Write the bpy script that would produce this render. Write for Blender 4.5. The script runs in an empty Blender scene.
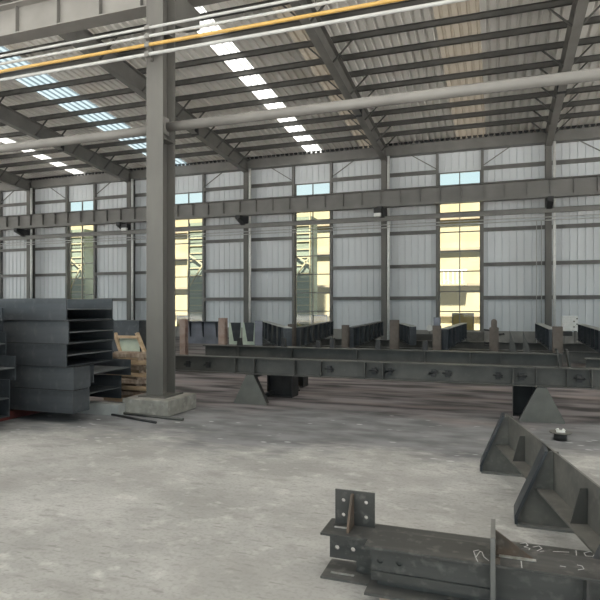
import bpy, math, random
from mathutils import Vector, Matrix
random.seed(7)
F=561.0; CX=300.0; CY=307.0; H=1.7
TH=math.radians(19.35); S=math.sin(TH); C=math.cos(TH)
scn=bpy.context.scene; col=scn.collection

# ---------------------------------------------------------------- measuring
def ratio(px): return math.tan(math.atan((px-CX)/F)-TH)          # X/Y of a ray
def wx(px,Y): return ratio(px)*Y
def dep(X,Y): return -X*S+Y*C
def wz(px,py,Y):
    X=wx(px,Y); return H-(py-CY)/F*dep(X,Y)
def pz(px,py,z):                                                   # point at height z
    d=(H-z)*F/(py-CY); r=(px-CX)/F*d
    return Vector((r*C-d*S, r*S+d*C, z))

# ---------------------------------------------------------------- mesh builder
class MB:
    def __init__(s): s.v=[]; s.f=[]; s.sm=[]
    def add(s,vs,fs,smooth=False):
        b=len(s.v); s.v+= [Vector(v) for v in vs]
        for f in fs: s.f.append([b+i for i in f]); s.sm.append(smooth)
        return s
    def box(s,x0,x1,y0,y1,z0,z1):
        vs=[(x,y,z) for x in (x0,x1) for y in (y0,y1) for z in (z0,z1)]
        return s.add(vs,[(0,1,3,2),(4,6,7,5),(0,4,5,1),(2,3,7,6),(0,2,6,4),(1,5,7,3)])
    def prism(s,poly,ext):                                         # poly: 3d points, ext: vector
        n=len(poly); e=Vector(ext); p=[Vector(q) for q in poly]
        vs=p+[q+e for q in p]
        fs=[tuple(range(n-1,-1,-1)),tuple(range(n,2*n))]+[(i,(i+1)%n,n+(i+1)%n,n+i) for i in range(n)]
        return s.add(vs,fs)
    def tube(s,p,q,r,n=12,r2=None):
        p=Vector(p); q=Vector(q); a=(q-p).normalized()
        u=a.orthogonal().normalized(); w=a.cross(u); r2=r if r2 is None else r2
        vs=[]
        for (c,rr) in ((p,r),(q,r2)):
            for k in range(n):
                t=2*math.pi*k/n; vs.append(c+u*math.cos(t)*rr+w*math.sin(t)*rr)
        s.add(vs,[(k,(k+1)%n,n+(k+1)%n,n+k) for k in range(n)],True)
        b=len(s.v)-2*n
        s.f.append([b+k for k in range(n-1,-1,-1)]); s.sm.append(False)
        s.f.append([b+n+k for k in range(n)]); s.sm.append(False)
        return s
    def bar(s,p,q,w,h,up=(0,0,1)):                                 # rectangular bar between points
        p=Vector(p); q=Vector(q); a=(q-p).normalized(); up=Vector(up)
        if abs(a.dot(up))>.99: up=Vector((1,0,0))
        r=a.cross(up).normalized(); u=r.cross(a)
        poly=[p+r*w/2+u*h/2,p-r*w/2+u*h/2,p-r*w/2-u*h/2,p+r*w/2-u*h/2]
        return s.prism(poly,q-p)
    def ibeam(s,p,q,h,w,tf=.014,tw=.01):                           # p,q: bottom centre line; upright I section
        p=Vector(p); q=Vector(q); a=(q-p).normalized(); r=a.cross(Vector((0,0,1))).normalized(); u=r.cross(a).normalized()
        s.bar(p+u*tf/2,q+u*tf/2,w,tf); s.bar(p+u*(h-tf/2),q+u*(h-tf/2),w,tf)
        s.bar(p+u*h/2,q+u*h/2,tw,h-2*tf*.98)
        return s
    def build(s,name,mat,parent=None,origin=None,bevel=0):
        if parent is None:
            if origin is None:
                xs=[v.x for v in s.v]; ys=[v.y for v in s.v]; zs=[v.z for v in s.v]
                origin=((min(xs)+max(xs))/2,(min(ys)+max(ys))/2,min(zs))
        else:
            if origin is None: origin=(0,0,0)
        o_=Vector(origin)
        me=bpy.data.meshes.new(name); me.from_pydata([tuple(v-o_) for v in s.v],[],s.f); me.validate()
        for i,p in enumerate(me.polygons):
            if i<len(s.sm): p.use_smooth=s.sm[i]
        me.materials.append(mat)
        ob=bpy.data.objects.new(name,me); col.objects.link(ob)
        if parent is None: ob.location=o_
        else: ob.parent=parent
        if bevel:
            b=ob.modifiers.new('b','BEVEL'); b.width=bevel; b.segments=2; b.limit_method='ANGLE'
        return ob
def tag(o,label,cat,group=None,kind=None):
    if label: o['label']=label
    if cat: o['category']=cat
    if group: o['group']=group
    if kind: o['kind']=kind
    return o
def empty(name,loc,rz=0):
    o=bpy.data.objects.new(name,None); col.objects.link(o); o.location=loc; o.rotation_euler=(0,0,rz); o.empty_display_size=.2
    return o
def thing(name,loc,label,cat,group=None,rz=0): return tag(empty(name,loc,rz),label,cat,group)
def struct(o): o['kind']='structure'; return o
def dup(o,parent=None):
    c=o.copy(); col.objects.link(c)
    if parent: c.parent=parent
    for ch in list(o.children): dup(ch,c)
    return c
def plab(o,l): o['label']=l; return o

# ---------------------------------------------------------------- materials
def mat(name,c1,c2=None,scale=4,rough=.6,metal=0,stretch=(1,1,1),lo=.35,hi=.65,c3=None,s3=20,a3=.5,bump=0,spec=.5,detail=6):
    m=bpy.data.materials.new(name); m.use_nodes=True; nt=m.node_tree; n=nt.nodes; L=nt.links
    b=n['Principled BSDF']; b.inputs['Roughness'].default_value=rough; b.inputs['Metallic'].default_value=metal
    b.inputs['Specular IOR Level'].default_value=spec
    b.inputs['Base Color'].default_value=(*c1,1)
    if c2:
        tc=n.new('ShaderNodeTexCoord'); mp=n.new('ShaderNodeMapping'); mp.inputs['Scale'].default_value=stretch
        L.new(tc.outputs['Object'],mp.inputs['Vector'])
        no=n.new('ShaderNodeTexNoise'); no.inputs['Scale'].default_value=scale; no.inputs['Detail'].default_value=detail
        L.new(mp.outputs[0],no.inputs['Vector'])
        r=n.new('ShaderNodeMapRange'); r.inputs[1].default_value=lo; r.inputs[2].default_value=hi
        L.new(no.outputs[0],r.inputs[0])
        mx=n.new('ShaderNodeMix'); mx.data_type='RGBA'; mx.inputs[6].default_value=(*c1,1); mx.inputs[7].default_value=(*c2,1)
        L.new(r.outputs[0],mx.inputs[0]); out=mx.outputs[2]
        if c3:
            n3=n.new('ShaderNodeTexNoise'); n3.inputs['Scale'].default_value=s3; n3.inputs['Detail'].default_value=4
            L.new(tc.outputs['Object'],n3.inputs['Vector'])
            r3=n.new('ShaderNodeMapRange'); r3.inputs[1].default_value=.55; r3.inputs[2].default_value=.75; r3.inputs[4].default_value=a3
            L.new(n3.outputs[0],r3.inputs[0])
            m3=n.new('ShaderNodeMix'); m3.data_type='RGBA'; m3.inputs[7].default_value=(*c3,1)
            L.new(out,m3.inputs[6]); L.new(r3.outputs[0],m3.inputs[0]); out=m3.outputs[2]
        L.new(out,b.inputs['Base Color'])
        if bump:
            bp=n.new('ShaderNodeBump'); bp.inputs['Strength'].default_value=bump; bp.inputs['Distance'].default_value=.01
            L.new(no.outputs[0],bp.inputs['Height']); L.new(bp.outputs[0],b.inputs['Normal'])
    return m
M={}
M['column']=mat('grey_column_paint',(.125,.12,.11),(.10,.095,.088),3,.55,stretch=(1,1,.3))
M['frame']=mat('grey_frame_paint',(.185,.178,.168),(.145,.14,.132),1.5,.5)
M['frame_light']=mat('light_grey_beam_tone',(.24,.23,.215),(.20,.19,.178),1.5,.5)
M['purlin']=mat('dark_purlin',(.085,.081,.076),(.062,.06,.056),2,.5)
M['roof']=mat('roof_sheet',(.88,.86,.82),(.78,.755,.71),1.2,.45,stretch=(1,.25,1),c3=(.60,.50,.38),s3=.5,a3=.35)
M['wall']=mat('wall_sheet',(.66,.685,.71),(.60,.62,.64),.8,.5,stretch=(1,1,.3))
M['girt']=mat('girt_paint',(.17,.165,.155),(.13,.125,.12),2,.5)
M['plinthwall']=mat('wall_plinth',(.30,.29,.27),(.22,.21,.2),2,.9)
M['concrete']=mat('plinth_concrete',(.30,.29,.26),(.18,.17,.155),5,.9,bump=.4,c3=(.42,.40,.37),s3=12,a3=.5)
M['mill']=mat('mill_scale_steel',(.050,.055,.062),(.085,.092,.102),2,.42,.35,stretch=(.25,1,2.5),c3=(.15,.155,.165),s3=9,a3=.35)
M['mill3']=mat('lighter_mill_scale',(.068,.074,.082),(.10,.108,.118),2,.42,.35,stretch=(.25,1,2.5),c3=(.17,.175,.18),s3=9,a3=.35)
M['mill2']=mat('blue_grey_steel',(.040,.045,.052),(.062,.069,.078),3,.45,.35,c3=(.16,.165,.17),s3=7,a3=.4)
M['fore']=mat('worn_grey_steel',(.062,.062,.060),(.125,.123,.118),2.2,.42,.3,stretch=(.25,3,2),c3=(.26,.25,.235),s3=14,a3=.5,detail=10,lo=.4,hi=.6)
M['dusty']=mat('dusty_grey_steel',(.095,.093,.086),(.14,.136,.124),5,.6,.15,c3=(.20,.19,.17),s3=20,a3=.4)
M['beamgrey']=mat('grey_steel_beam',(.060,.059,.056),(.088,.086,.080),2.5,.5,.25,c3=(.12,.115,.105),s3=12,a3=.4)
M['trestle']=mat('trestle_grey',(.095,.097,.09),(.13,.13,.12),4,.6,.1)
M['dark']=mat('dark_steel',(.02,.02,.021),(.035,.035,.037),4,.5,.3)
M['rust']=mat('rusty_steel',(.11,.072,.05),(.07,.058,.048),8,.7,.1,c3=(.2,.18,.15),s3=20,a3=.5)
M['brown']=mat('brown_primer_post',(.080,.064,.055),(.125,.105,.09),6,.7)
M['pale']=mat('pale_steel',(.42,.43,.42),(.33,.34,.335),5,.5,.2)
M['palegreen']=mat('pale_green_primer',(.55,.62,.52),(.45,.52,.44),5,.6)
M['bluegrey']=mat('blue_grey_plate',(.20,.21,.25),(.13,.14,.17),3,.55,.1)
M['pipe']=mat('white_pipe',(.46,.46,.45),(.38,.38,.37),5,.4)
M['pipe_grey']=mat('grey_pipe_paint',(.23,.22,.205),(.19,.18,.17),1.5,.5)
M['yellow']=mat('yellow_pipe',(.55,.34,.09),(.46,.28,.08),6,.4)
M['yboard']=mat('yellow_board',(.33,.24,.085),(.29,.21,.075),4,.6)
M['wood']=mat('pale_wood',(.58,.43,.29),(.45,.32,.2),6,.7,stretch=(1,1,4))
M['wood2']=mat('weathered_wood',(.50,.40,.32),(.28,.2,.15),5,.8,stretch=(3,1,1))
M['red']=mat('red_paint',(.11,.022,.018),(.07,.015,.013),5,.6)
M['white']=mat('white_enamel',(.75,.75,.73),(.66,.66,.64),8,.4,c3=(.45,.45,.45),s3=25,a3=.6)
M['black']=mat('black_plastic',(.02,.02,.02),None)
M['chalk']=mat('chalk',(.48,.48,.48),None,rough=.9)
M['pale_worn']=mat('worn_plate',(.13,.13,.125),(.18,.178,.17),6,.5,.2)
M['dustyweb']=mat('dusty_web',(.15,.155,.16),(.10,.105,.11),2,.5,.2)
M['pinkpost']=mat('pinkish_primer_post',(.26,.17,.14),(.36,.28,.24),5,.7)
M['weld']=mat('bright_weld',(.55,.55,.54),(.35,.33,.3),30,.35,.5)
M['cream']=mat('cream_render',(.27,.225,.125),(.225,.185,.10),1.0,.9)
M['cream2']=mat('warm_render',(.22,.17,.105),(.18,.14,.085),1.0,.9)
M['greenwall']=mat('green_grey_cladding',(.13,.145,.10),(.10,.115,.075),2,.8,stretch=(1,1,4))
M['paving']=mat('yard_paving',(.72,.70,.66),(.64,.62,.58),.5,.9)
M['leaf']=mat('hedge_green',(.15,.28,.08),(.30,.42,.18),8,.9)

def trans_mat(name,c,mixt=0.0,rough=.4):
    m=bpy.data.materials.new(name); m.use_nodes=True; nt=m.node_tree; n=nt.nodes; L=nt.links
    n.remove(n['Principled BSDF']); out=n['Material Output']
    t=n.new('ShaderNodeBsdfTranslucent'); d=n.new('ShaderNodeBsdfDiffuse')
    tc=n.new('ShaderNodeTexCoord'); no=n.new('ShaderNodeTexNoise'); no.inputs['Scale'].default_value=1.3
    L.new(tc.outputs['Object'],no.inputs['Vector'])
    mx=n.new('ShaderNodeMix'); mx.data_type='RGBA'; mx.inputs[6].default_value=(*c,1); mx.inputs[7].default_value=(*[k*.8 for k in c],1)
    L.new(no.outputs[0],mx.inputs[0]); L.new(mx.outputs[2],t.inputs[0]); L.new(mx.outputs[2],d.inputs[0])
    ms=n.new('ShaderNodeMixShader'); ms.inputs[0].default_value=mixt
    L.new(t.outputs[0],ms.inputs[1]); L.new(d.outputs[0],ms.inputs[2]); L.new(ms.outputs[0],out.inputs[0])
    return m
M['skylight']=trans_mat('translucent_sheet',(.42,.418,.40),.08)
M['skylight_wide']=trans_mat('blue_translucent_sheet',(.15,.185,.20),.2)
M['skylight_beige']=trans_mat('beige_translucent_sheet',(.50,.44,.36),.95)  # beige roof sheet, mostly diffuse with little translucence
def glass_mat():
    m=bpy.data.materials.new('window_glass'); m.use_nodes=True; nt=m.node_tree; n=nt.nodes; L=nt.links
    n.remove(n['Principled BSDF']); out=n['Material Output']
    t=n.new('ShaderNodeBsdfTransparent'); t.inputs[0].default_value=(.93,.95,.94,1)
    g=n.new('ShaderNodeBsdfGlossy'); g.inputs['Roughness'].default_value=.05
    ms=n.new('ShaderNodeMixShader'); ms.inputs[0].default_value=.05
    L.new(t.outputs[0],ms.inputs[1]); L.new(g.outputs[0],ms.inputs[2]); L.new(ms.outputs[0],out.inputs[0])
    return m
M['glass']=glass_mat()

def floor_mat():
    m=bpy.data.materials.new('workshop_concrete'); m.use_nodes=True; nt=m.node_tree; n=nt.nodes; L=nt.links
    b=n['Principled BSDF']; b.inputs['Roughness'].default_value=.75; b.inputs['Specular IOR Level'].default_value=.3
    tc=n.new('ShaderNodeTexCoord')
    def noise(sc,st=(1,1,1),det=6,rot=0):
        mp=n.new('ShaderNodeMapping'); mp.inputs['Scale'].default_value=st; mp.inputs['Rotation'].default_value=(0,0,rot)
        L.new(tc.outputs['Object'],mp.inputs['Vector'])
        q=n.new('ShaderNodeTexNoise'); q.inputs['Scale'].default_value=sc; q.inputs['Detail'].default_value=det
        L.new(mp.outputs[0],q.inputs['Vector']); return q.outputs[0]
    def rng(x,a,b_,c=0,d=1):
        r=n.new('ShaderNodeMapRange'); r.inputs[1].default_value=a; r.inputs[2].default_value=b_; r.inputs[3].default_value=c; r.inputs[4].default_value=d
        L.new(x,r.inputs[0]); return r.outputs[0]
    def mix(fac,a,b_):
        x=n.new('ShaderNodeMix'); x.data_type='RGBA'; L.new(fac,x.inputs[0])
        for i,q in ((6,a),(7,b_)):
            if isinstance(q,tuple): x.inputs[i].default_value=(*q,1)
            else: L.new(q,x.inputs[i])
        return x.outputs[2]
    def math_(op,a,b_):
        x=n.new('ShaderNodeMath'); x.operation=op
        for i,q in ((0,a),(1,b_)):
            if isinstance(q,(int,float)): x.inputs[i].default_value=q
            else: L.new(q,x.inputs[i])
        return x.outputs[0]
    base=mix(rng(noise(.9,(1,1.3,1),12,.3),.38,.62),(.30,.295,.285),(.43,.422,.41))
    base=mix(rng(noise(2.4,(.8,1.5,1),12,.5),.54,.72,0,.7),base,(.26,.25,.24))
    base=mix(rng(noise(8,(.8,1.5,1),10,.2),.56,.72,0,.6),base,(.25,.24,.23))
    base=mix(rng(noise(5,(1,1.2,1),12,.9),.56,.74,0,.6),base,(.58,.57,.55))
    base=mix(rng(noise(34,(1,1,1),6),.5,.62,0,.30),base,(.22,.21,.20))
    base=mix(rng(noise(17,(.35,1.6,1),8,.6),.60,.68,0,.55),base,(.19,.18,.17))
    base=mix(rng(noise(1.1,(1,1,1),8,2),.52,.66,0,.45),base,(.27,.26,.25))
    sx=n.new('ShaderNodeSeparateXYZ'); L.new(tc.outputs['Object'],sx.inputs[0])
    # swept grinding dust: starts about 6.5 m from the camera side, wavy edge
    wav=rng(noise(.55,(1,1,1),5),.3,.7,-.9,.9)
    wav2=rng(noise(3.5,(1,2,1),5),.3,.7,-.35,.35)
    yy=math_('ADD',math_('ADD',sx.outputs[1],wav),wav2)
    yy=math_('ADD',yy,math_('MULTIPLY',sx.outputs[0],-.12))
    dust=rng(yy,6.4,7.2,0,.95)
    stripe=mix(rng(noise(1.3,(.5,1.9,1),12,.12),.40,.60),(.045,.04,.042),(.235,.21,.218))
    stripe=mix(rng(noise(.8,(.4,2,1),6,.1),.52,.66,0,.6),stripe,(.30,.245,.235))
    near=mix(rng(noise(2.2,(.8,1.6,1),10),.38,.62),(.125,.126,.132),(.215,.216,.225))
    zone=mix(rng(yy,8.3,9.4),near,stripe)
    full=mix(dust,base,zone)
    # pale flecks of spatter in the dusty strip
    vo=n.new('ShaderNodeTexVoronoi'); vo.inputs['Scale'].default_value=4.5
    mp=n.new('ShaderNodeMapping'); mp.inputs['Scale'].default_value=(.8,1.5,1); L.new(tc.outputs['Object'],mp.inputs[0]); L.new(mp.outputs[0],vo.inputs['Vector'])
    fl=math_('MULTIPLY',rng(vo.outputs['Distance'],.20,.12),rng(noise(1.1),.45,.6))
    fl=math_('MULTIPLY',fl,math_('MULTIPLY',rng(yy,6.4,6.8),rng(yy,9.2,8.6)))
    full=mix(math_('MULTIPLY',fl,.9),full,(.52,.52,.52))
    L.new(full,b.inputs['Base Color'])
    bp=n.new('ShaderNodeBump'); bp.inputs['Strength'].default_value=.25; bp.inputs['Distance'].default_value=.01
    L.new(noise(14,(1,1,1),8),bp.inputs['Height']); L.new(bp.outputs[0],b.inputs['Normal'])
    return m
M['floor']=floor_mat()

# ---------------------------------------------------------------- the shell
XL,XR=-42.8,24.7; YB=-9.0; YW=28.3
SL=.09
def zsheet(Y): return 9.88+SL*(27.8-Y)
def zpur(Y): return 9.65+SL*(27.8-Y)
def zraf(Y): return 8.98+SL*(27.5-Y)
BAYS=[-35.3+7.5*i for i in range(8)]          # frame lines: ... -5.3, 2.2, 9.7, 17.2
WC=[-1.71+7.5*i for i in range(-5,4)]         # window centres
struct(MB().box(XL,XR,YB,YW+.1,-.2,0).build('floor',M['floor'],origin=(0,0,0)))
struct(MB().box(-90,70,-60,90,-.5,-.22).build('floor_yard',M['paving'],origin=(0,0,0)))  # ground outside, kept pale to bounce light up to the roof

strips=[(-31.9,-31.15,1),(-24.5,-23.7,1),(-18.2,-16.6,1),(-9.45,-8.6,1),(5.6,6.4,1),(13.1,13.9,1),
        (-6.55,-5.65,2),(-1.85,-.5,2),(-13.9,-13.1,2)]
strips.sort()
YN=9.5
def ribbed_roof(m,x0,x1,y0=None,y1=None):
    pitch=.30; n=max(1,round((x1-x0)/pitch)); p=(x1-x0)/n
    prof=[]
    for i in range(n):
        a=x0+i*p
        prof+= [(a,0),(a+p*.56,0),(a+p*.66,.065),(a+p*.90,.065)]
    prof.append((x1,0))
    y0=YW+.35 if y0 is None else y0; y1=YN if y1 is None else y1
    vs=[]
    for (x,z) in prof: vs+= [(x,y0,zsheet(y0)+z),(x,y1,zsheet(y1)+z)]
    m.add(vs,[(2*i,2*i+2,2*i+3,2*i+1) for i in range(len(prof)-1)])
rm=MB(); x=XL
for (a,b,k) in strips: ribbed_roof(rm,x,a); x=b
ribbed_roof(rm,x,XR)
x=XL; near=[(-35.3+7.5*i+3.75-1.5,-35.3+7.5*i+3.75+1.5) for i in range(8)]  # unseen wide skylights added over the near bays for top light
for (a,b) in near:
    if b<XR: ribbed_roof(rm,x,a,YN,YB); x=b
ribbed_roof(rm,x,XR,YN,YB)
for i,(a,b) in enumerate(near):
    if b>=XR: continue
    m=MB(); ribbed_roof(m,a,b,YN,YB)
    o=m.build('skylight_strip',M['skylight'],origin=((a+b)/2,YN,zsheet(YN)))
    tag(o,'broad unseen near-hall skylight added for top light, %s bay from the left wall'%('first second third fourth fifth sixth seventh eighth'.split()[i]),'skylight')
ceil=rm.build('ceiling',M['roof'],origin=(0,0,0)); struct(ceil)
sn={1:['white translucent skylight strip in the roof, second bay left of the logo corner','x']}
names={-31.9:('bright skylight strip furthest left in the roof','a'),
 -24.5:('bright narrow roof skylight strip running down to the wall at far left',''),
 -18.2:('wide pale blue skylight strip crossing upper left of the roof',''),
 -9.45:('brightest white skylight strip, between the thick column and the middle rafter',''),
 5.6:('white skylight strip in the bay right of the rightmost rafter',''),
 13.1:('white skylight strip in the roof far right of the hall',''),
 -6.55:('faint warm beige roof strip just left of the middle rafter',''),
 -1.85:('faint warm beige ribbed roof strip above the tallest clear window',''),
 -13.9:('faint warm beige roof strip beside the second rafter from left','')}
for (a,b,k) in strips:
    m=MB(); ribbed_roof(m,a,b)
    o=m.build('skylight_strip',M['skylight_wide'] if a==-18.2 else M['skylight'] if k==1 else M['skylight_beige'],origin=((a+b)/2,YW,zsheet(YW)))
    tag(o,names[a][0],'skylight')

# far wall with window openings
ZS,ZT,ZE=.56,8.25,10.1
WW=1.98
def ribbed_wall(m,x0,x1,z0,z1):
    n=max(1,round((x1-x0)/.32)); p=(x1-x0)/n; prof=[]
    for i in range(n):
        a=x0+i*p; prof+=[(a,0),(a+p*.86,0),(a+p*.90,-.03),(a+p*.96,-.03)]
    prof.append((x1,0)); vs=[]
    for (x,y) in prof: vs+=[(x,YW+y,z0),(x,YW+y,z1)]
    m.add(vs,[(2*i,2*i+2,2*i+3,2*i+1) for i in range(len(prof)-1)])
wm=MB(); x=XL
for c in WC:
    if c-WW/2<XL or c+WW/2>XR: continue
    ribbed_wall(wm,x,c-WW/2,ZS,ZE); ribbed_wall(wm,c-WW/2,c+WW/2,ZT,ZE); x=c+WW/2
ribbed_wall(wm,x,XR,ZS,ZE)
struct(wm.build('wall_back',M['wall'],origin=(0,0,0)))
struct(MB().box(XL,XR,YW-.12,YW+.14,0,ZS).build('baseboard_back',M['plinthwall'],origin=(0,0,0)))
struct(MB().box(XL-.1,XL,25,YW,0,8).box(XL-.1,XL,YB,YW,8,14).build('wall_left',M['wall'],origin=(0,0,0)))  # unseen side wall, left open below to let more light in
struct(MB().box(XL,XR,YB-.1,YB,11.0,14).build('wall_front',M['wall'],origin=(0,0,0)))  # unseen header, its lower edge set to let sun onto the floor
struct(MB().box(XR,XR+.1,25,YW,0,8).box(XR,XR+.1,YB,YW,8,14).build('wall_right',M['wall'],origin=(0,0,0)))  # unseen side wall, opened below for extra light like the left one
struct(MB().box(XL,XR,27.82,28.25,9.22,9.72).build('trim_1',M['frame'],origin=(0,0,0)))       # eave beam
# windows
zm=[.56,1.48,2.46,3.43,4.40,5.35,6.3,7.27,8.25]
wi=0
for c in WC:
    if not(-36<c<12): continue
    wi+=1
    m=MB(); x0,x1=c-WW/2,c+WW/2
    for x in (x0+.03,x1-.03): m.box(x-.03,x+.03,YW-.05,YW+.05,ZS,ZT)
    m.box(c-.022,c+.022,YW-.04,YW+.04,ZS,ZT)
    for i,z in enumerate(zm): m.box(x0,x1,YW-.045,YW+.045,z-.025 if i else z,z+.025)
    w=m.build('window_%d'%wi,M['girt'],origin=(c,YW,ZS)); struct(w)
    g=MB()
    for i in range(8):
        for (a,b) in ((x0+.06,c-.022),(c+.022,x1-.06)): g.box(a-c,b-c,.0,.006,zm[i]+.02-ZS,zm[i+1]-.02-ZS)
    g.build('pane',M['glass'],w)
# girts between columns, jamb posts, braces
bay=sorted(BAYS)
GZ=[2.14,3.72,5.38,6.9,8.32]
k=0
ordn=['lowest','second lowest','middle','second highest','highest']
segs=[]
edges=[XL]+[e for c in WC if c-WW/2>XL and c+WW/2<XR for e in (c-WW/2-.12,c+WW/2+.12)]+[XR]
segs=[(edges[i],edges[i+1]) for i in range(0,len(edges),2)]
def bayname(c):
    # name of the wall part by the windows it lies between
    i=int(round((c+1.71-3.75)/7.5))
    return {-4:'at the far left edge of the wall',-3:'left of the leftmost fully seen window',-2:'between the two left windows',-1:'between the window behind the thick column and the greenish window',0:'between the greenish window and the tallest clear window',
            }.get(i,None)
segtxt={}
for i,(a,b) in enumerate(segs):
    c=(a+b)/2; px=CX+F*((c*C+27.8*S)/dep(c,27.8))
    segtxt[i]=(c,px)
vis=[i for i in segtxt if -60<segtxt[i][1]<700]
wn=['on the wall left of the leftmost full window','on the wall between the leftmost full window and the thick column','on the wall between the thick column and the window behind the small hall lamp bay','on the wall left of the clearest window','on the wall right of the clearest window','on the wall beyond the right edge']
wn={}
for i in vis:
    px=segtxt[i][1]
    if px<10: t='on the left edge of the far wall'
    elif px<90: t='between the first two windows'
    elif px<180: t='behind and left of the thick front column'
    elif px<290: t='just right of the thick front column'
    elif px<420: t='between the middle window and the clearest window'
    elif px<600: t='right of the clearest window'
    else: t='past the right edge of the wall'
    wn[i]=t
for i in vis:
    a,b=segs[i]
    for j,z in enumerate(GZ):
        m=MB().box(a,b,YW-.20,YW-.04,z-.01,z+.01).box(a,b,YW-.20,YW-.185,z-.09,z+.09).box(a,b,YW-.055,YW-.04,z-.08,z)
        o=m.build('wall_girt',M['girt'])
        tag(o,'%s grey wall rail, %s'%(ordn[j],wn[i]),'wall rail','horizontal wall rails')
for c in WC:
    if not(-36<c<12): continue
    px=CX+F*((c*C+28.3*S)/dep(c,28.3))
    for sgn in (-1,1):
        x=c+sgn*(WW/2+.06)
        o=empty('window_post',(x,YW-.12,0)); pst=o
        MB().box(-.06,.06,-.10,.09,0.0,9.22).build('shaft',M['girt'],o)
        side='left' if sgn<0 else 'right'
        nm='clearest window' if 440<px<480 else 'middle window' if 290<px<330 else 'window just right of the thick column' if 160<px<220 else 'window at far left' if 60<px<110 else 'window cut by the left edge' if px<60 else 'window past the right edge'
        tag(o,'grey post along the %s side of the %s'%(side,nm),'post','window side posts')
        # rod brace near the eave
        MB().bar((sgn*.05,-.12,8.45),(sgn*1.25,-.12,9.22),.04,.04).build('diagonal_brace',M['girt'],pst)

# ---------------------------------------------------------------- frames: wall columns, rafters, purlins
def colname(X):
    return {-35.3:'past the left edge',-27.8:'first from the left edge',-20.3:'second from the left, under the left rafter',-12.8:'right of the thick front column',-5.3:'middle of the far wall',2.2:'right part of the far wall',9.7:'past the right edge'}[round(X,1)]
frames=[X for X in BAYS if X<12]
for X in frames:
    nm=colname(X)
    t=thing('wall_column',(X,27.85,0),'grey steel column against the far wall, %s'%nm,'column','columns along the far wall')
    MB().box(-.13,.13,-.25,-.232,0,9.5).box(-.13,.13,.18,.198,0,9.5).box(-.006,.006,-.232,.18,0,9.5).build('shaft',M['column'],t)
    MB().box(-.2,.2,-.32,.25,0,.03).build('base_plate',M['column'],t)
    # crane bracket
    m=MB().prism([(-.12,-.25,5.95),(-.12,-1.25,6.32),(-.12,-1.25,6.52),(-.12,-.25,6.52)],(.24,0,0))
    m.build('bracket',M['dark'],t)
    plab(t.children[-1],'dark crane bracket')
    o=MB().tube((X+.235,27.62,0),(X+.235,27.62,9.15),.07,14).build('downpipe',M['white'])
    tag(o,'white vertical rainwater pipe beside the wall column %s'%nm,'pipe','rainwater pipes on the far wall')
    # rafter
    t=thing('rafter',(X,27.8,zraf(27.8)),'grey sloping roof rafter over the wall column %s'%nm,'rafter','roof rafters')
    def P(Y,z,x=0): return (x,Y-27.8,z-zraf(27.8))
    m=MB(); y0,y1=28.0,-6.0
    tk=.02; w=.13
    def plate(xa,xb,f0,f1,y0,y1):
        m.prism([P(y0,f0(y0),xa),P(y0,f1(y0),xa),P(y1,f1(y1),xa),P(y1,f0(y1),xa)],(xb-xa,0,0))
    top=lambda Y:zpur(Y)-.005
    plate(-.14,.14,zraf,lambda Y:zraf(Y)+tk,y0,y1)
    plate(-.14,.14,lambda Y:top(Y)-tk,top,y0,y1)
    plate(-.006,.006,lambda Y:zraf(Y)+tk,lambda Y:top(Y)-tk,y0,y1)
    m.build('beam',M['frame_light'] if X>2 else M['frame'],t)  # lighter copy on the right rafters, brighter shading put into the colour
    m=MB(); plate(-.16,.16,lambda Y:zraf(Y)-.05,lambda Y:top(Y),22.26,22.18); m.build('splice_plate',M['dark'],t)
    Ys=[26.5-1.2*k for k in range(0,16)]
    for kk,Y in enumerate(Ys):
        if Y<11.5: break
        if kk%2==1 or kk<5:
            for sg in (-1,1):
                MB().bar(P(Y,zraf(Y)+.06,sg*.10),P(Y,zpur(Y)+.03,sg*.78),.05,.05).build('fly_brace',M['purlin'],t)
ords=['first','second','third','fourth','fifth','sixth','seventh','eighth','ninth','tenth','eleventh','twelfth','thirteenth','fourteenth','fifteenth','sixteenth','seventeenth','eighteenth']
for k in range(18):
    Y=26.5-1.2*k; z=zpur(Y)
    m=MB().box(XL,XR,Y-.012,Y+.0,z,z+.20).box(XL,XR,Y-.085,Y,z,z+.012).box(XL,XR,Y-.085,Y,z+.19,z+.20).box(XL,XR,Y-.085,Y-.075,z,z+.025)
    o=m.build('purlin',M['purlin'])
    tag(o,'long dark roof purlin, %s counted from the far wall'%ords[k],'purlin','roof purlins')
# corrugated closure just inside the eave
m=MB()
x=XL
while x<XR-.3:
    m.prism([(x,27.70,9.70),(x+.12,27.70,9.70),(x+.16,27.70,9.80),(x-.04,27.70,9.80)],(0,.10,0)); x+=.25
struct(m.build('trim_2',M['dark'],origin=(0,0,0)))

# crane runway along the far wall
t=thing('crane_beam',(XL,26.95,6.52),'long grey crane runway beam with stiffeners running along the far wall','crane beam')
Lx=XR-XL
m=MB().box(0,Lx,-.16,.16,0,.022).box(0,Lx,-.20,.20,.78,.805).box(0,Lx,-.006,.006,.022,.78)
m.build('beam',M['frame'],t)
MB().box(0,Lx,-.03,.03,.805,.86).build('rail',M['dark'],t)
s_=0; x=XL
n=0
while x<XR:
    if -34<x<12: 
        MB().box(x-XL-.006,x-XL+.006,-.15,-.006,.16,.78).build('stiffener',M['frame'],t); n+=1
    x+=.9375
o=MB().box(XL,XR,27.28,27.40,5.92,6.12).box(XL,XR,27.20,27.40,6.12,6.135).build('cable_channel',M['frame'])
tag(o,'grey steel channel running along the wall just under the crane beam','channel')
for X in frames:
    o=MB().box(X-.05,X+.05,27.40,27.60,5.95,6.10).build('channel_bracket',M['dark'])
    tag(o,'small dark channel bracket on the wall column %s'%colname(X),'bracket','channel brackets')
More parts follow.
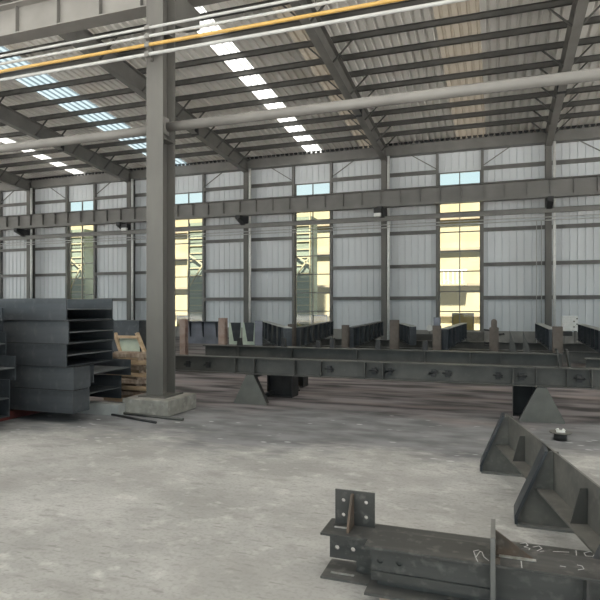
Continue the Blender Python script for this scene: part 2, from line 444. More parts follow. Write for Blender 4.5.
for z,l in ((5.72,'upper'),(5.58,'lower')):
    o=MB().tube((XL,27.30,z),(XR,27.30,z),.022,8).build('conduit_pipe',M['pipe'])
    tag(o,'thin white horizontal conduit along the far wall, the %s of two'%l,'pipe')
for px,l in ((536.5,'left'),(541.5,'right')):
    x=wx(px,27.4)
    o=MB().tube((x,27.4,0),(x,27.4,5.6),.018,8).build('vertical_conduit',M['pipe'])
    tag(o,'thin pale vertical conduit left of the right wall column, the %s of two'%l,'pipe')
# lamps by the brackets
for px,py,l in ((124,229,'left'),(377.5,214.5,'middle')):
    Y=26.5; x=wx(px,Y); z=wz(px,py,Y)
    t=thing('hall_lamp',(x,Y,z-.10),'small white floodlight with black housing under the %s crane bracket'%l,'lamp')
    lb=MB().box(-.16,.16,-.06,.1,0,.17).build('lamp_body',M['white'],t,bevel=.01)
    MB().box(-.13,.13,-.07,-.06,.03,.14).build('lens',M['white'],lb)
    MB().box(-.18,.18,-.02,.14,.17,.40).build('housing',M['black'],t)
    cxn=min(BAYS,key=lambda q:abs(q-x)); MB().bar((0,.12,.28),(cxn-x,27.605-Y,.28),.05,.05).build('arm',M['black'],t)

# ---------------------------------------------------------------- the thick front column with its plinth
o=MB().box(-5.62,-4.78,7.47,8.35,0,.25).build('concrete_plinth',M['concrete'],bevel=.015)
tag(o,'rough concrete block under the thick front column','plinth')
t=thing('front_column',(-5.205,7.93,.25),'tall thick grey steel column standing on a concrete block','column')
MB().box(-.155,.155,-.18,-.162,.02,10.9).box(-.155,.155,.17,.188,.02,10.9).box(-.007,.007,-.162,.17,.02,10.9).build('shaft',M['column'],t)
MB().box(-.25,.25,-.27,.28,0,.025).build('base_plate',M['column'],t)
MB().box(.007,.15,-.16,.168,4.16,4.18).build('web_stiffener',M['column'],t)
MB().box(.007,.15,-.16,.168,5.9,5.92).build('web_stiffener',M['column'],t)
MB().prism([(-.13,.188,6.15),(-.13,1.05,6.45),(-.13,1.05,6.77),(-.13,.188,6.77)],(.26,0,0)).build('bracket',M['column'],t)
# near runway beam
zb=7.085
t=thing('crane_beam',(-40,8.72,zb),'big grey crane beam crossing the top left corner behind the front column','crane beam')
Lx=60
MB().box(0,Lx,-.17,.17,0,.022).box(0,Lx,-.17,.17,.60,.622).box(0,Lx,-.006,.006,.022,.60).build('beam',M['frame_light'],t)
for px in (-45,19,60,102,143):
    x=wx(px,8.72)+40
    MB().box(x-.006,x+.006,-.09,-.006,.022,.60).build('stiffener',M['frame'],t)
# round tie pipe
t=thing('tie_pipe',(-5.205,8.07,4.69),'thick round grey tie pipe crossing the picture from the front column','pipe')
MB().tube((-12.4,0,-.02),(-.02,0,-.02),.078,20).build('pipe_run',M['pipe_grey'],t)
MB().tube((.05,0,0),(7.2,0,0),.078,20).build('pipe_run',M['pipe_grey'],t)
MB().box(.02,.05,-.12,.12,-.14,.14).build('end_plate',M['pipe_grey'],t)
# service pipes on the column front
specs=[(27.5,.022,'pipe','topmost thin white pipe fixed across the front column'),(36,.025,'pipe','second white pipe from the top across the front column'),(44.5,.028,'yellow','yellow gas pipe crossing the front column'),(54,.028,'pipe','lowest white pipe across the front column, below the yellow one')]
for py,r,mt,l in specs:
    Y=7.62; z=wz(150,py,Y)
    o=MB().tube((-16,Y,z),(8,Y,z),r,12).build('service_pipe',M[mt]); tag(o,l,'pipe')
zt,zl=wz(150,24,7.68),wz(150,60,7.68); x=-5.24
t=thing('pipe_bracket',(x,7.70,zl),'small upright clamp strip holding four pipes to the front column','bracket')
MB().box(-.025,.025,.0,.05,0,zt-zl).build('strip',M['column'],t)
for py,r,mt,l in specs:
    z=wz(150,py,7.62)-zl
    MB().box(-.05,.03,-.11,-.04,z-r-.012,z+r+.012).box(-.02,0,-.05,0,z-.02,z+.02).build('clamp',M['frame'],t)

# ---------------------------------------------------------------- outside the windows
def facade():
    t=thing('yard_building',(0,38,-.22),'cream building with ledges and balconies seen through the windows','building')
    MB().box(-60,30,0,6,0,9.3).build('wall',M['cream'],t)
    for z in (1.3,3.3,5.6,7.6): MB().box(-60,30,-.35,0,z,z+.16).build('ledge',M['cream2'],t)
    for x0 in (-5.2,-20.5,-30,6):
        MB().box(x0,x0+3.4,-1.0,-.35,3.3,3.42).build('balcony_slab',M['cream'],t)
        b=MB().box(x0,x0+3.4,-1.0,-.96,4.25,4.31)
        for i in range(12): b.box(x0+.28*i,x0+.28*i+.04,-1,-.96,3.42,4.25)
        b.build('railing',M['white'],t)
        h=MB()
        for i in range(12): 
            c=x0+.15+.27*i; hh=.25+.25*random.random(); h.prism([(c-.13,-.8,3.42),(c+.13,-.8,3.42),(c+.15,-.8,3.42+hh*.6),(c,-.8,3.42+hh),(c-.15,-.8,3.42+hh*.6)],(0,.25,0))
        h.build('planting',M['leaf'],t)
    for x0 in (-33,-27,-21,-7.6,-.8,5): MB().box(x0,x0+1.1,-.03,0,5.9,7.4).build('window',M['bluegrey'],t)
facade()
for (px0,px1,l) in ((291,310,'behind the middle window'),(190,206,'behind the window right of the thick column'),(71,82,'behind the window at far left')):
    Y=33.0; x0,x1=wx(px0,Y),wx(px1,Y)
    t=thing('stair_tower',(x0,Y,-.22),'green grey tower with white diagonal stair %s'%l,'stair tower')
    w=x1-x0
    MB().box(-.3,w,.3,1.5,0,7.6).build('cladding',M['greenwall'],t)
    for q in range(3): MB().bar((-.1,.1,1.2+q*2.1),(w-.1,.1,2.9+q*2.1) if q%2 else (w-.1,.1,.2+q*2.1+.2),.08,.09).build('stair_flight',M['cream'],t)
    for x in (-.2,w-.06): MB().box(x,x+.07,0,.12,0,7.8).build('post',M['cream'],t)
    for q in range(14): MB().box(-.25,w,.22,.3,.5+q*.5,.56+q*.5).build('slat',M['cream'],t)
for (px0,px1,py,l) in ((452,474,313,'at the foot of the clearest window'),(311,327,315,'at the foot of the middle window'),(177,191,316,'at the foot of the window right of the thick column'),(83,97,318,'at the foot of the window at far left')):
    Y=29.3; x0,x1=wx(px0,Y),wx(px1,Y); zt=wz((px0+px1)/2,py,Y)
    t=thing('yellow_door',(x0,Y,-.22),'yellow board with dark edge outside, %s'%l,'board')
    w=x1-x0; h=zt+.22
    MB().box(.05,w-.05,0,.05,0,h-.06).build('board',M['yboard'],t)
    MB().box(0,.05,-.01,.06,0,h).box(w-.05,w,-.01,.06,0,h).box(.05,w-.05,-.01,.06,h-.06,h).build('edge_frame',M['girt'],t)

# ---------------------------------------------------------------- long beams on trestles (mid ground)
def beam_thing(name,label,x0,x1,Y,z0,h,w,stiffs,mt,lugs=(),cat='steel beam'):
    t=thing(name,(x0,Y,z0),label,cat); L=x1-x0
    MB().box(0,L,-w/2,w/2,0,.016).box(0,L,-w/2,w/2,h-.016,h).box(0,L,-.006,.006,.016,h-.016).build('beam',mt,t)
    for px in stiffs:
        x=wx(px,Y)-x0; MB().box(x-.006,x+.006,-w/2+.005,-.006,.016,h-.016).build('stiffener',mt,t)
    for px in lugs:
        x=wx(px,Y-w/2)-x0
        dx=.02*math.sin(px)
        o=MB().box(x-.035,x+.035,-.06,-.006,h*.28,h*.66).box(x-.06+dx,x+.05+dx,-.045,-.006,h*.36,h*.52).build('clamp',M['dark'],t); plab(o,'black clamp on the web')
        MB().tube((x-.075,-.055,h*(.46+dx*2)),(x+.075,-.065,h*(.54-dx*3)),.012,8).build('screw',M['dark'],o)
    return t
A=beam_thing('steel_beam','long grey steel beam at the front, resting on two trestles',-6.0,4.2,9.09,.52,.288,.22,
   (237,256,296,322,366,384,513,536,567,591),M['beamgrey'],(186,206,328,373,389,433,447,498,522,580))
B=beam_thing('steel_beam','long steel beam right behind the front one, slightly higher',-5.8,1.05,10.5,.52,.385,.24,
   (239,293,358,425,470,501),M['beamgrey'])
for i,(pa,pb) in enumerate(((560,566),(570,578))):
    x=wx(pa,10.5)+5.8
    o=MB().prism([(x,-.13,.0),(x+.03,-.13,.0),(x-.04,-.13,.46),(x-.07,-.13,.46)],(0,.26,0)).build('end_plate',M['beamgrey'],B)
Bx=beam_thing('steel_beam','short steel beam end at the right edge in the back row',1.42,5.5,10.6,.52,.31,.24,(),M['beamgrey'])
def trestle(X,Y0,Y1,label):
    t=thing('trestle',(X,Y0,0),label,'trestle','plate trestles under the long beams')
    for y,mt in ((0,M['trestle']),(Y1-Y0,M['dark'])):  # rear plate is a darker copy, its shade put into the colour
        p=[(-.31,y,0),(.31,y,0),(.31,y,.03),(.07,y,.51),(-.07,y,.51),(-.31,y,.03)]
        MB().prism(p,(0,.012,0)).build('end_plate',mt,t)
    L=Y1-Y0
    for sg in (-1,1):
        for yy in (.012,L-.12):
            MB().prism([(sg*.31,yy,.03),(sg*.30,yy,.03),(sg*.06,yy,.51),(sg*.07,yy,.51)],(0,.108,0)).build('side_flange',M['dark'],t)  # shadowed side strips, their shade painted as dark steel
    MB().box(-.05,.05,.012,L,.46,.519).build('top_rail',M['dark'],t)
    MB().box(-.04,.04,.012,L,.04,.10).build('tie_bar',M['dark'],t)
    MB().box(-.005,.005,.012,.09,.1,.46).build('rib',M['dark'],t)
trestle(-4.07,8.95,10.7,'grey trapezoid trestle under the left part of the front beam')
trestle(.62,8.95,10.75,'grey trapezoid trestle under the right part of the front beam')
trestle(3.6,8.95,10.75,'grey trapezoid trestle past the right edge')

for px0,px1,pt,Yk,l in ((513,534,.50,9.35,'behind the right trestle'),(267,292,.50,9.85,'behind the left trestle'),(286,303,.50,11.2,'furthest back behind the left trestle')):
    x0,x1=wx(px0,Yk),wx(px1,Yk)
    t=thing('support_block',((x0+x1)/2,Yk,0),'dark steel support block '+l,'support'); w=(x1-x0)/2
    dpt=.35
    MB().box(-w,w,.0,dpt,0,.015).box(-w,w,0,dpt,.505,.519).box(-w,-w+.015,0,dpt,.015,.505).box(w-.015,w,0,dpt,.015,.505).build('shell',M['dark'],t)
    MB().box(-w+.015,w-.015,.12,.135,.015,.505).build('web',M['dark'],t)
# rails further back carrying the girders
for Y,l,x0 in ((15.3,'nearer',-7.4),(18.6,'farther',-8.5)):
    t=thing('rack_rail',(x0,Y,0),'long dark low rail of the rack behind the beams, the %s of two'%l,'rail')
    L=7-x0
    MB().ibeam((0,0,.32),(L,0,.32),.28,.2).build('beam',M['beamgrey'],t)
    for q in range(6):
        x=.5+q*(L-1)/5; MB().box(x-.1,x+.1,-.1,.1,0,.32).build('foot',M['dark'],t)

def girder(label,p0,p1,zt=1.15,h=.55,mt='mill2',ns=6,side=1,flange=True,thick=.20):
    a=pz(p0[0],p0[1],zt); b=pz(p1[0],p1[1],zt); d=(b-a); L=d.length; ang=math.atan2(d.y,d.x)
    t=thing('plate_girder',(a.x,a.y,zt-h),label,'girder','girders standing on the rack',rz=ang)
    w=thick
    MB().box(0,L,-.008,.008,0.02,h-.02).build('web',M[mt],t)
    MB().box(0,L,-w/2,w/2,0,.02).build('flange',M[mt],t)
    MB().box(0,L,-w/2,w/2,h-.02,h).build('flange',M['pale'] if flange else M[mt],t)
    for i in range(ns):
        x=.01+(L-.03)*i/(ns-1)
        for sg in (-1,1): MB().box(x,x+.014,min(sg*.008,sg*(w/2-.005)),max(sg*.008,sg*(w/2-.005)),.02,h-.02).build('stiffener',M[mt],t)
    return t
girder('dark blue-grey ribbed girder below the middle window',(297,327.5),(331,321),ns=8,flange=False)
girder('dark ribbed girder left of the middle wall column',(350,327.5),(381,321.3),ns=8,flange=False)
girder('short dark ribbed girder right of the widest brown post',(413,326),(401,323),ns=5)
girder('dark ribbed girder at the foot of the clearest window',(444,328.5),(464,322.8),ns=7)
girder('dark girder with pale top left of the right wall column foot',(553,328.8),(538,322.8),ns=6)
girder('dark girder cut by the right edge of the picture',(604,330),(581,323.8),ns=7)
girder('dark angled girder left of the post below the middle window',(288,327.5),(264,320.8),zt=1.2,h=.6,ns=6)
# brown posts
def post(px,pytop,wpx,label,Y=14.4,mt='brown'):
    x=wx(px,Y); d=dep(x,Y); w=wpx/F*d*.95; z=wz(px,pytop,Y)
    t=thing('rusty_post',(x,Y,0),label,'post','brown posts of the rack')
    MB().box(-w/2,w/2,-.09,-.078,0,z).box(-w/2,w/2,.078,.09,0,z).box(-.005,.005,-.078,.078,0,z).build('shaft',M[mt],t)
    MB().box(-w/2-.04,w/2+.04,-.13,.13,0,.02).build('foot_plate',M['brown'],t)
    return t,z
post(184,319,6.5,'pinkish brown post beside the thick front column, right of it',mt='pinkpost')
post(223,318,7.5,'brown post between the blue-grey panel and the pale green plates',mt='pinkpost')
post(292,324,7,'brown post below the middle window',Y=14.0)
post(345.5,325,6.5,'narrow brown post left of the middle wall column')
post(394.5,320,9,'widest and tallest brown post, right of the middle wall column')
t,z=post(437,325.5,8.5,'brown post with a small grey box on top, by the clearest window')
o=MB().box(t.location.x-.08,t.location.x+.08,14.35,14.5,z,z+.2).build('small_box',M['bluegrey']); tag(o,'small purple-grey box on top of a brown post','box')
post(557.5,326.5,9.5,'brown post at the foot of the right wall column')
# rounded post
Y=14.6; x=wx(494,Y); z=wz(494,319,Y)
t=thing('round_top_post',(x,Y,0),'dark brown post with rounded top and side pegs','post')
m=MB(); pts=[(-.11,0,0),(.11,0,0),(.11,0,z-.22),(.07,0,z-.20),(.07,0,z-.07)]+[(.07*math.cos(a*math.pi/8),0,z-.07+.07*math.sin(a*math.pi/8)) for a in range(1,8)]+[(-.07,0,z-.07),(-.07,0,z-.20),(-.11,0,z-.22)]
m.prism(pts,(0,.1,0)); m.build('shaft',M['brown'],t)
for zz,s in ((1.12,-1),(1.02,1),(.80,-1),(.74,-1)): MB().tube((s*.1,.05,zz),(s*.24,.05,zz+.02),.022,8).build('peg',M['dark'],t)

# left group on the rack: blue-grey panel, pale-edged plates, grey plate
Y=14.9
def zz(px,py,Y=Y): return wz(px,py,Y)
x0,x1=wx(188,Y),wx(219,Y)
t=thing('short_girder',(x0,Y,.6),'wide blue-grey steel panel with upright ribs beside the thick column','girder')
zt=zz(203,322)-.6
MB().box(0,x1-x0,0,.02,.0,zt).build('plate',M['bluegrey'],t)
MB().box(-.02,x1-x0+.02,-.12,.1,zt,zt+.02).build('top_flange',M['mill2'],t)
for f in (.08,.5,.93):
    x=(x1-x0)*f; MB().prism([(x,0,zt),(x,-.11,zt),(x,-.04,zt*.35),(x,0,zt*.3)],(.016,0,0)).build('rib',M['mill2'],t)
for k_,(pa,pb,l) in enumerate(((229,241,'left'),(242.5,254.5,'right'))):
    xa,xb=wx(pa,Y),wx(pb,Y); zt=zz(pa,322.5)-.6; w=xb-xa
    t=thing('pale_edged_plate',(xa,Y,.6),'dark steel plate with pale green-white edge strip, the %s of two'%l,'plate')
    MB().box(.0,w,.0,.02,0,zt).build('plate',M['palegreen'],t)
    MB().prism([(.06,-.012,zt),(w-.01,-.012,zt),(w-.04,-.012,.10),(.16,-.012,.10)],(0,.01,0)).build('dark_face',M['mill2'],t)
xa,xb=wx(255,Y-.3),wx(262.5,Y-.3); zt=zz(258,320.8,Y-.3)
o=MB().box(xa,xb,Y-.32,Y-.29,.6,zt).build('end_plate_sheet',M['bluegrey']); tag(o,'upright plain grey plate right of the pale green edged plates','plate')
# stubs and lugs along the near rail
for px,py,l in ((239,338,'a stub below the pale green edged plates'),(283,338,'stub below the angled girder'),(318,341,'stub below the ribbed middle girder'),(332,338,'stub between the two ribbed girders'),(378,340,'stub left of the widest brown post'),(425,341,'stub right of the widest brown post')):
    Y2=10.46; x=wx(px,Y2); z=wz(px,py,Y2)
    o=MB().prism([(x-.05,Y2,.906),(x+.05,Y2,.906),(x+.035,Y2,z),(x-.035,Y2,z)],(0,.08,0)).build('upright_stub',M['dark']); tag(o,'short dark upright '+l.replace('a stub','stub'),'stub','short uprights behind the beams')
for px,py,l in ((511,330,'left'),(524.5,331,'right')):
    Y2=13.2; x=wx(px,Y2); z=wz(px,py,Y2)
    o=MB().prism([(x-.03,Y2,0),(x+.14,Y2,0),(x+.14,Y2,.7),(x-.03,Y2,z)],(0,.02,0)).build('pointed_plate',M['beamgrey']); tag(o,'dark pointed upright plate, the %s of two right of the round-top post'%l,'plate')
# things by the wall
Y=22.5; x0,x1=wx(562,Y),wx(578,Y); z0,z1=wz(570,331,Y),wz(570,316,Y)
t=thing('white_cabinet',((x0+x1)/2,Y,0),'white control cabinet with knobs on a stand near the right wall column','cabinet')
w=(x1-x0)/2
MB().box(-w,w,0,.35,z0,z1).build('body',M['white'],t,bevel=.01); cb=t.children[-1]
MB().box(-w,w*.3,-.03,.3,z0-.18,z0-.02).build('drawer_box',M['dark'],t)
for i in range(4): MB().tube((w*.5+.1*(i%2),-.03,z0+.15+.1*i),(w*.5+.1*(i%2),0,z0+.15+.1*i),.03,8).build('knob',M['girt'],cb)
for sx in (-1,1):
    for y in (.04,.3): MB().box(sx*(w-.06)-.03,sx*(w-.06)+.03,y-.03,y+.03,0,z0).build('leg',M['girt'],t)
Y=24; x=wx(429.5,Y); z=wz(429.5,328,Y)
t=thing('pedestal_fan',(x,Y,0),'small round white fan on a stand left of the clearest window','fan')
MB().tube((0,0,z),(0,.12,z),.13,20).build('fan_head',M['white'],t)
MB().tube((0,.06,.03),(0,.06,z-.1),.02,8).build('pole',M['girt'],t); MB().tube((0,.06,0),(0,.06,.03),.18,16).build('base',M['girt'],t)
for px0,px1,pt,l in ((408,432,335,'grey low steel bin on the floor left of the clearest window'),(466,484,333,'pale low crate below the clearest window right side')):
    Y=21; x0,x1=wx(px0,Y),wx(px1,Y); z=wz((px0+px1)/2,pt,Y)
    m=MB().box(x0,x1,Y,Y+.02,0,z).box(x0,x1,Y+.7,Y+.72,0,z).box(x0,x0+.02,Y+.02,Y+.7,0,z).box(x1-.02,x1,Y+.02,Y+.7,0,z).box(x0+.02,x1-.02,Y+.02,Y+.7,0.0,.03)
    tag(m.build('steel_bin',M['beamgrey'] if px0<440 else M['dusty']),l,'bin')

# ---------------------------------------------------------------- girder stacks at left
def hgirder(name,label,xe,Y0,depth,z0,h,length=5.0,mt='mill',group='girders stacked at left',extra=False,tf=.016):
    t=thing(name,(xe,Y0,z0),label,'girder',group)
    MB().box(-length,0,0,tf,0,h).build('flange',M[mt],t)
    MB().box(-length,0,depth-tf,depth,0,h).build('flange',M[mt],t)
    m=MB().box(-length,-.004,tf,depth-tf,h/2-.007,h/2+.007)
    m.build('web',M['dustyweb'],t)
    if extra: MB().box(-length,-.006,tf,depth-tf,0.0,.012).build('closing_plate',M[mt],t)
    return t
lv=.337; zb=.155
pos=['bottom','second from bottom','middle','second from top','top']
xe=[wx(72,6.55),wx(71.5,6.55),wx(66,6.55),wx(66.5,6.55),wx(66.3,6.55)]
for i in range(5):
    dp=.36 if i<2 else 1.04
    dy=(0,.03,.008,.035,0)[i]
    g=hgirder('plate_girder','dark steel girder with plain flat side, %s of the tall left stack'%pos[i],xe[i],6.55+dy,dp,zb+i*lv,lv-.012,4.6,extra=(i>=2),mt=('mill','mill3','mill','mill3','mill')[i])
    MB().box(-4.6,0,.02,dp-.02,lv-.0122,lv-.0005).build('gap_shade_strip',M['dark'],g) if i<4 else None  # dark strip added to draw the shade line of the gap
    if i<2: MB().box(0,.008,0,dp,0,lv-.012).build('end_plate',M['mill3'],g)
xb=wx(86.6,6.97)
hgirder('plate_girder','lower of two dark girders poking out behind the tall stack',xb-.03,6.97,.88,.175,.385,3.2)
hgirder('plate_girder','upper of two dark girders poking out behind the tall stack, under the top ones',xb+.12,6.97,.93,.563,.262+.0,3.2)
# near-left stack cut by frame
lev=[(.13,.53,10),(.664,.34,16),(1.01,.33,6.5),(1.345,.34,3)]
cz=['bottom','second from bottom','second from top','top']
for i,(z0,h,px) in enumerate(lev):
    hgirder('plate_girder','dark girder end at the left picture edge, %s of the nearest stack'%cz[i],wx(px,6.2),5.45,.75,z0,h,4.0,extra=(i==0),mt='mill2',group='girders in the nearest left stack')
# dunnage
o=MB().box(-11.2,-6.95,5.5,7.4,0,.128).build('red_bearer',M['red']); tag(o,'flat dark red painted steel bearer under the left stacks','bearer')
o=MB().box(-6.80,-5.56,7.30,7.47,0,.174).build('steel_bearer',M['pale']); tag(o,'pale steel bearer on the floor under the left girders','bearer')
for (a,b,r,l) in (((113,412),(183,419.5),.022,'longer thin steel pipe on the floor in front of the concrete block'),((112,414.5),(156,422.5),.018,'shorter dark rod lying on the floor left of the concrete block')):
    p,q=pz(*a,r),pz(*b,r); p.z=q.z=r
    o=MB().tube(p,q,r,10).build('steel_pipe',M['beamgrey'] if r>.02 else M['dark']); tag(o,l,'pipe')
# timber stack by the column
zc=0
tn=['bottom','second','third','fourth','fifth','sixth','seventh','topmost']
for i in range(8):
    x0=-6.75+.05*math.sin(i*2.1); x1=-5.72-.03*(i%3); t_=.07; 
    y0=8.42+.06*math.sin(i*1.7)
    m=MB().box(x0,x1,y0,y0+.14,zc,zc+t_).box(x0+.03,x1-.05,y0+.30,y0+.44,zc,zc+t_)
    o=m.build('timber_layer',M['wood2'] if i%2 else M['wood'])
    o.rotation_euler=(0,0,math.radians((-5,4,-3,5,-4,3,-5,4)[i]))
    tag(o,'%s layer of old timber slats stacked left of the front column'%tn[i],'timber','timber slats by the front column')
    zc+=t_+.0
    if i<7:
        m=MB().box(x0+.12,x0+.22,y0+.0,y0+.44,zc,zc+.045).box(x1-.25,x1-.13,y0,y0+.44,zc,zc+.045)
        o=m.build('timber_spacer',M['wood2']); tag(o,'wood spacer block on the %s timber layer from the floor'%tn[i],'timber','timber spacers')
        zc+=.045
# sawhorse with framed panel
Y=10.6
def X_(px): return wx(px,Y)
xa,xb=X_(113.5),X_(141)
t=thing('wooden_easel',((xa+xb)/2,Y,0),'pale wooden frame with leaning legs holding a greyish glass sheet, behind the left girders','frame')
cxx=(xa+xb)/2; zt=wz(115,333,Y)
for (pt,pb_,pyt) in ((113.5,118.5,333),(135.5,142,333)):
    MB().bar((X_(pt)-cxx,.05,wz(pt,pyt,Y)),(X_(pb_)+ (X_(pb_)-X_(pt))*2.2-cxx,.05,0),.10,.05).build('leg',M['wood'],t)
xl,xr=X_(118)-cxx,X_(138)-cxx
MB().bar((xl,0,wz(128,337,Y)),(xr,0,wz(128,337,Y)),.05,.06).bar((xl,0,wz(128,353,Y)),(xr,0,wz(128,353,Y)),.05,.06).build('crossbar',M['wood'],t)
MB().box(xl,xr,.06,.07,wz(128,353,Y),wz(128,337,Y)).build('sheet',M['palegreen'],t)
MB().box(xl,xr,.2,.25,0.0,.05).build('foot_bar',M['wood2'],t)
Y=12.2; x0,x1=wx(112,Y),wx(139,Y); zt=wz(125,320.5,Y)
o=MB().box(x0,x1,Y,Y+.5,0,zt-.03).box(x0-.03,x1+.03,Y-.03,Y+.53,zt-.03,zt).build('steel_crate',M['mill2']); tag(o,'grey steel crate standing behind the wooden frame','crate')
# ---------------------------------------------------------------- foreground beam with triangular brackets (right)
t=thing('bracketed_beam',(.115,6.09,0),'long dusty steel beam with triangular plate brackets lying at right','steel beam',rz=0)
ang=math.atan2(-1.37,.295)   # toward camera
u=Vector((math.cos(ang),math.sin(ang),0)); nrm=Vector((-1,0,0)); 
nl=Vector((u.y,-u.x,0))      # left of the web (towards the picture's left)
if nl.x>0: nl=-nl
def q(s,l,z): return u*s+nl*l+Vector((0,0,z))
L=4.3; s0=-.10
m=MB().prism([q(s0,-.008,.30),q(s0,.008,.30),q(s0,.008,.595),q(s0,-.008,.595)],u*(L))
m.build('web',M['dusty'],t)
MB().prism([q(s0,-.13,.285),q(s0,.13,.285),q(s0,.13,.30),q(s0,-.13,.30)],u*L).build('flange',M['dusty'],t)
def tri_bracket(s):
    xv=Vector((-1,0,0))
    def g(l,dy,z): return u*s+xv*l+Vector((0,dy,z))
    o=MB().prism([g(-.17,0,.018),g(.26,0,.018),g(.26,0,.07),g(.055,0,.565),g(.03,0,.592),g(-.03,0,.592),g(-.17,0,.07)],(0,.014,0)).build('bracket_plate',M['dusty'],t)
    MB().prism([g(.285,-.05,.018),g(.262,-.05,.018),g(.262,-.05,.075),g(.045,-.05,.60),g(.068,-.05,.60),g(.285,-.05,.08)],(0,.25,0)).build('sloped_flange',M['mill2'],t)
    MB().prism([g(-.19,-.05,0),g(.27,-.05,0),g(.27,-.05,.018),g(-.19,-.05,.018)],(0,.20,0)).build('foot_plate',M['pale_worn'],t)
for s in (.02,1.42,2.82): tri_bracket(s)
for s in (.62,.72+1.38,):
    MB().prism([q(s,.01,.30),q(s,.115,.30),q(s,.055,.53),q(s,.01,.53)],u*.012).build('gusset',M['beamgrey'],t)

# spool
p=pz(560.5,440,0)
t=thing('flanged_spool',(p.x,p.y,0),'small black round spool with a pale flat top disc on the floor','spool')
MB().tube((0,0,0),(0,0,.095),.078,20).build('hub',M['black'],t)
MB().tube((0,0,.095),(0,0,.105),.135,24).build('disc',M['dusty'],t)
MB().box(-.05,.05,-.05,.05,.105,.12).tube((-.03,0,.12),(-.04,.01,.14),.02,8).tube((.03,0,.12),(.045,0,.14),.02,8).build('paper_scrap',M['white'],t)

# ---------------------------------------------------------------- foreground H beams
def holes_plate(w,h,th,holes,mt,name,parent,M4,r=.013):
    """rectangular plate in local x (0..w), z (0..h), thickness along y, with real round holes"""
    import bmesh
    bm=bmesh.new()
    # grid cells around each hole: split into columns/rows
    xs=sorted(set([0,w]+[c for hx,hz in holes for c in (hx-2*r,hx+2*r)]))
    zs=sorted(set([0,h]+[c for hx,hz in holes for c in (hz-2*r,hz+2*r)]))
    def V(x,z): return bm.verts.new((x,0,z))
    for i in range(len(xs)-1):
        for j in range(len(zs)-1):
            a,b=xs[i],xs[i+1]; c,d=zs[j],zs[j+1]
            hc=[(hx,hz) for hx,hz in holes if a-1e-6<hx-2*r+1e-6 and abs(a-(hx-2*r))<1e-6 and abs(c-(hz-2*r))<1e-6]
            if hc:
                hx,hz=hc[0]; n=16; ring=[]; out=[]
                for k in range(n):
                    t=2*math.pi*k/n+math.pi/4*0; cx_,cz_=math.cos(t),math.sin(t)
                    ring.append(V(hx+r*cx_,hz+r*cz_)); mm=max(abs(cx_),abs(cz_)); out.append(V(hx+2*r*cx_/mm,hz+2*r*cz_/mm))
                for k in range(n): bm.faces.new((out[k],out[(k+1)%n],ring[(k+1)%n],ring[k]))
            else: bm.faces.new((V(a,c),V(b,c),V(b,d),V(a,d)))
    bmesh.ops.remove_doubles(bm,verts=bm.verts,dist=1e-5)
    bmesh.ops.recalc_face_normals(bm,faces=bm.faces)
    r_=bmesh.ops.extrude_face_region(bm,geom=bm.faces[:])
    for v in [g for g in r_['geom'] if isinstance(g,bmesh.types.BMVert)]: v.co.y+=th
    bmesh.ops.recalc_face_normals(bm,faces=bm.faces)
    me=bpy.data.meshes.new(name); bm.transform(M4); bm.to_mesh(me); bm.free(); me.materials.append(mt)
    o=bpy.data.objects.new(name,me); col.objects.link(o); o.parent=parent
    return o
# rear beam
X1=-1.045; ZT=.286
t=thing('h_beam',(X1,3.49,0),'rear steel H-beam on the floor with an upright four-hole plate','steel beam')
Lb=4.2
MB().box(0,Lb,-.13,.13,0,.014).build('flange',M['fore'],t)
MB().box(0,Lb,-.13,.13,ZT-.014,ZT).build('flange',M['fore'],t)
MB().box(.33,Lb,-.005,.005,.014,ZT-.014).build('web',M['fore'],t)
holes_plate(.36,.175,.012,[(.048,.068),(.152,.068)],M['fore'],'web_splice',t,Matrix.Translation((.03,-.02,.092)),r=.015)
holes_plate(.30,.258,.010,[],M['fore'],'web_plate',t,Matrix.Translation((.20,.0,.014)))
MB().box(.05,.20,-.07,-.055,.014,.020).build('bright_bead',M['weld'],t)  # bright strip painted in for the white reflection below the web plate
MB().box(.06,.16,-.02,-.005,ZT,ZT+.006).build('bright_bead',M['weld'],t)
pl=holes_plate(.262,.222,.012,[(.055,.06),(.055,.155),(.205,.06),(.205,.155)],M['fore'],'hole_plate',t,Matrix.Translation((.045,.055,ZT)),r=.0125)
plab(pl,'upright plate with four round holes')
o=MB().prism([(.158,.055,ZT),(.155,-.085,ZT),(.155,-.08,ZT+.02),(.155,.02,ZT+.205),(.155,.055,ZT+.205)],(.015,0,0)).build('rib',M['rust'],pl); plab(o,'rusty triangular rib behind holes')
# front beam
X2=-.706; ZB=.080; HB=.276; Yc=3.222
t=thing('h_beam',(X2,Yc,0),'front steel H-beam with chalk marks and an end plate, nearest object','steel beam')
Lf=3.6
MB().box(0,Lf,-.125,.125,ZB,ZB+.014).build('flange',M['fore'],t)
MB().box(0,Lf,-.125,.125,ZB+HB-.014,ZB+HB).build('flange',M['fore'],t)
MB().box(0.05,Lf,-.005,.005,ZB+.014,ZB+HB-.014).build('web',M['fore'],t)
holes_plate(.655,.15,.012,[(.05,.06),(.16,.06)],M['fore'],'web_splice',t,Matrix.Translation((.02,-.02,ZB+.10)),r=.017)
MB().box(.02,.67,-.035,-.005,ZB+.05,ZB+.10).build('doubler_bar',M['fore'],t)
xpl=-.02-X2
ep=MB().box(xpl-.012,xpl+.012,-.155,.125,.0,.505).build('end_plate',M['pale_worn'],t)
zt=ZB+HB
o=MB().prism([(xpl+.012,.0,zt),(xpl+.20,.0,zt),(xpl+.20,.0,zt+.006),(xpl+.012,.0,zt+.135)],(0,.012,0)).build('gusset',M['rust'],ep); plab(o,'rusty triangular gusset')
MB().box(xpl+.03,xpl+.215,-.022,.0,zt,zt+.006).build('bright_bead',M['weld'],ep)
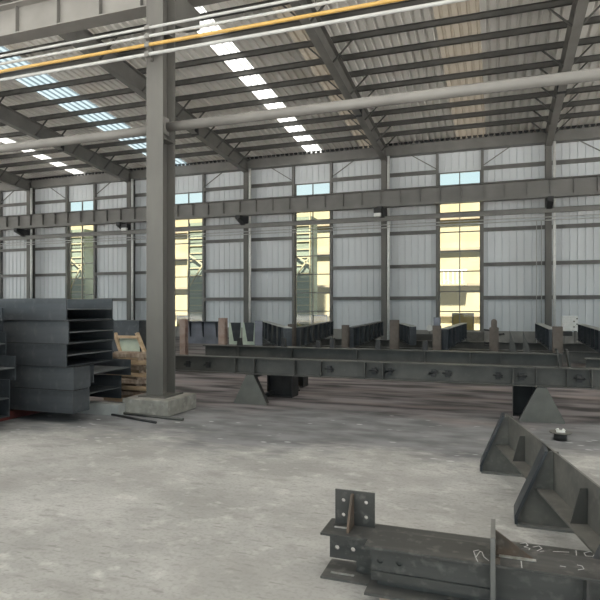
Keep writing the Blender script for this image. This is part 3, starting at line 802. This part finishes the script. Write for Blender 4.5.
MB().box(xpl+.012,xpl+.035,-.115,-.09,zt,zt+.03).build('weld_spot',M['rust'],ep)
MB().box(1.02-X2-.60,1.02-X2-.585,-.12,-.005,ZB+.014,ZB+HB-.014).build('stiffener',M['fore'],t)
# chalk strokes on the top faces
def chalk(parent,strokes,z,org):
    m=MB()
    for st in strokes:
        P_=[pz(a,b,z)-Vector(org) for a,b in st]
        for p,r in zip(P_,P_[1:]):
            d=(r-p); 
            if d.length<1e-5: continue
            m.bar(p+Vector((0,0,.0006)),r+Vector((0,0,.0006)),.0042,.001)
    o=m.build('chalk_marks',M['chalk'],parent); plab(o,'white chalk handwriting'); return o
chalk(t,[[(473.5,551),(476,558),(478,562)],[(476,557),(480,551.5),(482,552),(484,557),(489,561)],[(474,551),(479,550)],
         [(521,561),(522,568)],[(577,565),(582,566),(584,569),(578,570)],[(560,566),(566,567)]],zt,(X2,Yc,0))
h1=bpy.data.objects['h_beam']
chalk(h1,[[(520,543.5),(526,543),(528,545.5),(524,547),(530,548.5),(528,551),(522,551)],[(533,547),(539,546),(542,548.5),(537,551),(534,552.3),(544,551)],
          [(553,551.5),(569,552.2)],[(576,550.5),(576.5,555.5)],[(584,553),(590,551.5),(595,553.5),(593,556.5),(586,556),(584,553)]],ZT,(X1,3.49,0))
o=MB().box(-.62,-.50,3.105,3.34,0,.079).build('timber_block',M['wood2']); tag(o,'timber block under the left end of the front H-beam','timber')
o=MB().box(1.5,1.62,3.105,3.34,0,.079).build('timber_block',M['wood2']); tag(o,'timber block under the right end of the front H-beam','timber')

# ---------------------------------------------------------------- light
w=bpy.data.worlds.new('sky'); scn.world=w; w.use_nodes=True; nt=w.node_tree; n=nt.nodes; L_=nt.links
bg=n['Background']; bg.inputs[1].default_value=.6
tc=n.new('ShaderNodeTexCoord'); no=n.new('ShaderNodeTexNoise'); no.inputs['Scale'].default_value=2.2; L_.new(tc.outputs['Generated'],no.inputs['Vector'])
mx=n.new('ShaderNodeMix'); mx.data_type='RGBA'; mx.inputs[6].default_value=(.58,.82,.88,1); mx.inputs[7].default_value=(.85,.95,.97,1)
L_.new(no.outputs[0],mx.inputs[0]); L_.new(mx.outputs[2],bg.inputs[0])
sd=bpy.data.lights.new('sun','SUN'); sd.energy=14.0; sd.angle=math.radians(3); sd.color=(1,.97,.93)
so=bpy.data.objects.new('sun',sd); col.objects.link(so); so.rotation_euler=(math.radians(38),0,math.radians(8)); so.location=(0,-5,30)

cam=bpy.data.cameras.new('camera'); co=bpy.data.objects.new('camera',cam); col.objects.link(co)
cam.sensor_width=36; cam.lens=F/600*36; cam.shift_y=7/600; cam.clip_start=.05; cam.clip_end=300
co.location=(0,0,H); co.rotation_euler=(math.radians(90),0,TH); scn.camera=co
scn.view_settings.view_transform='Standard'; scn.view_settings.look='None'; scn.view_settings.gamma=1
scn.view_settings.exposure=1.05
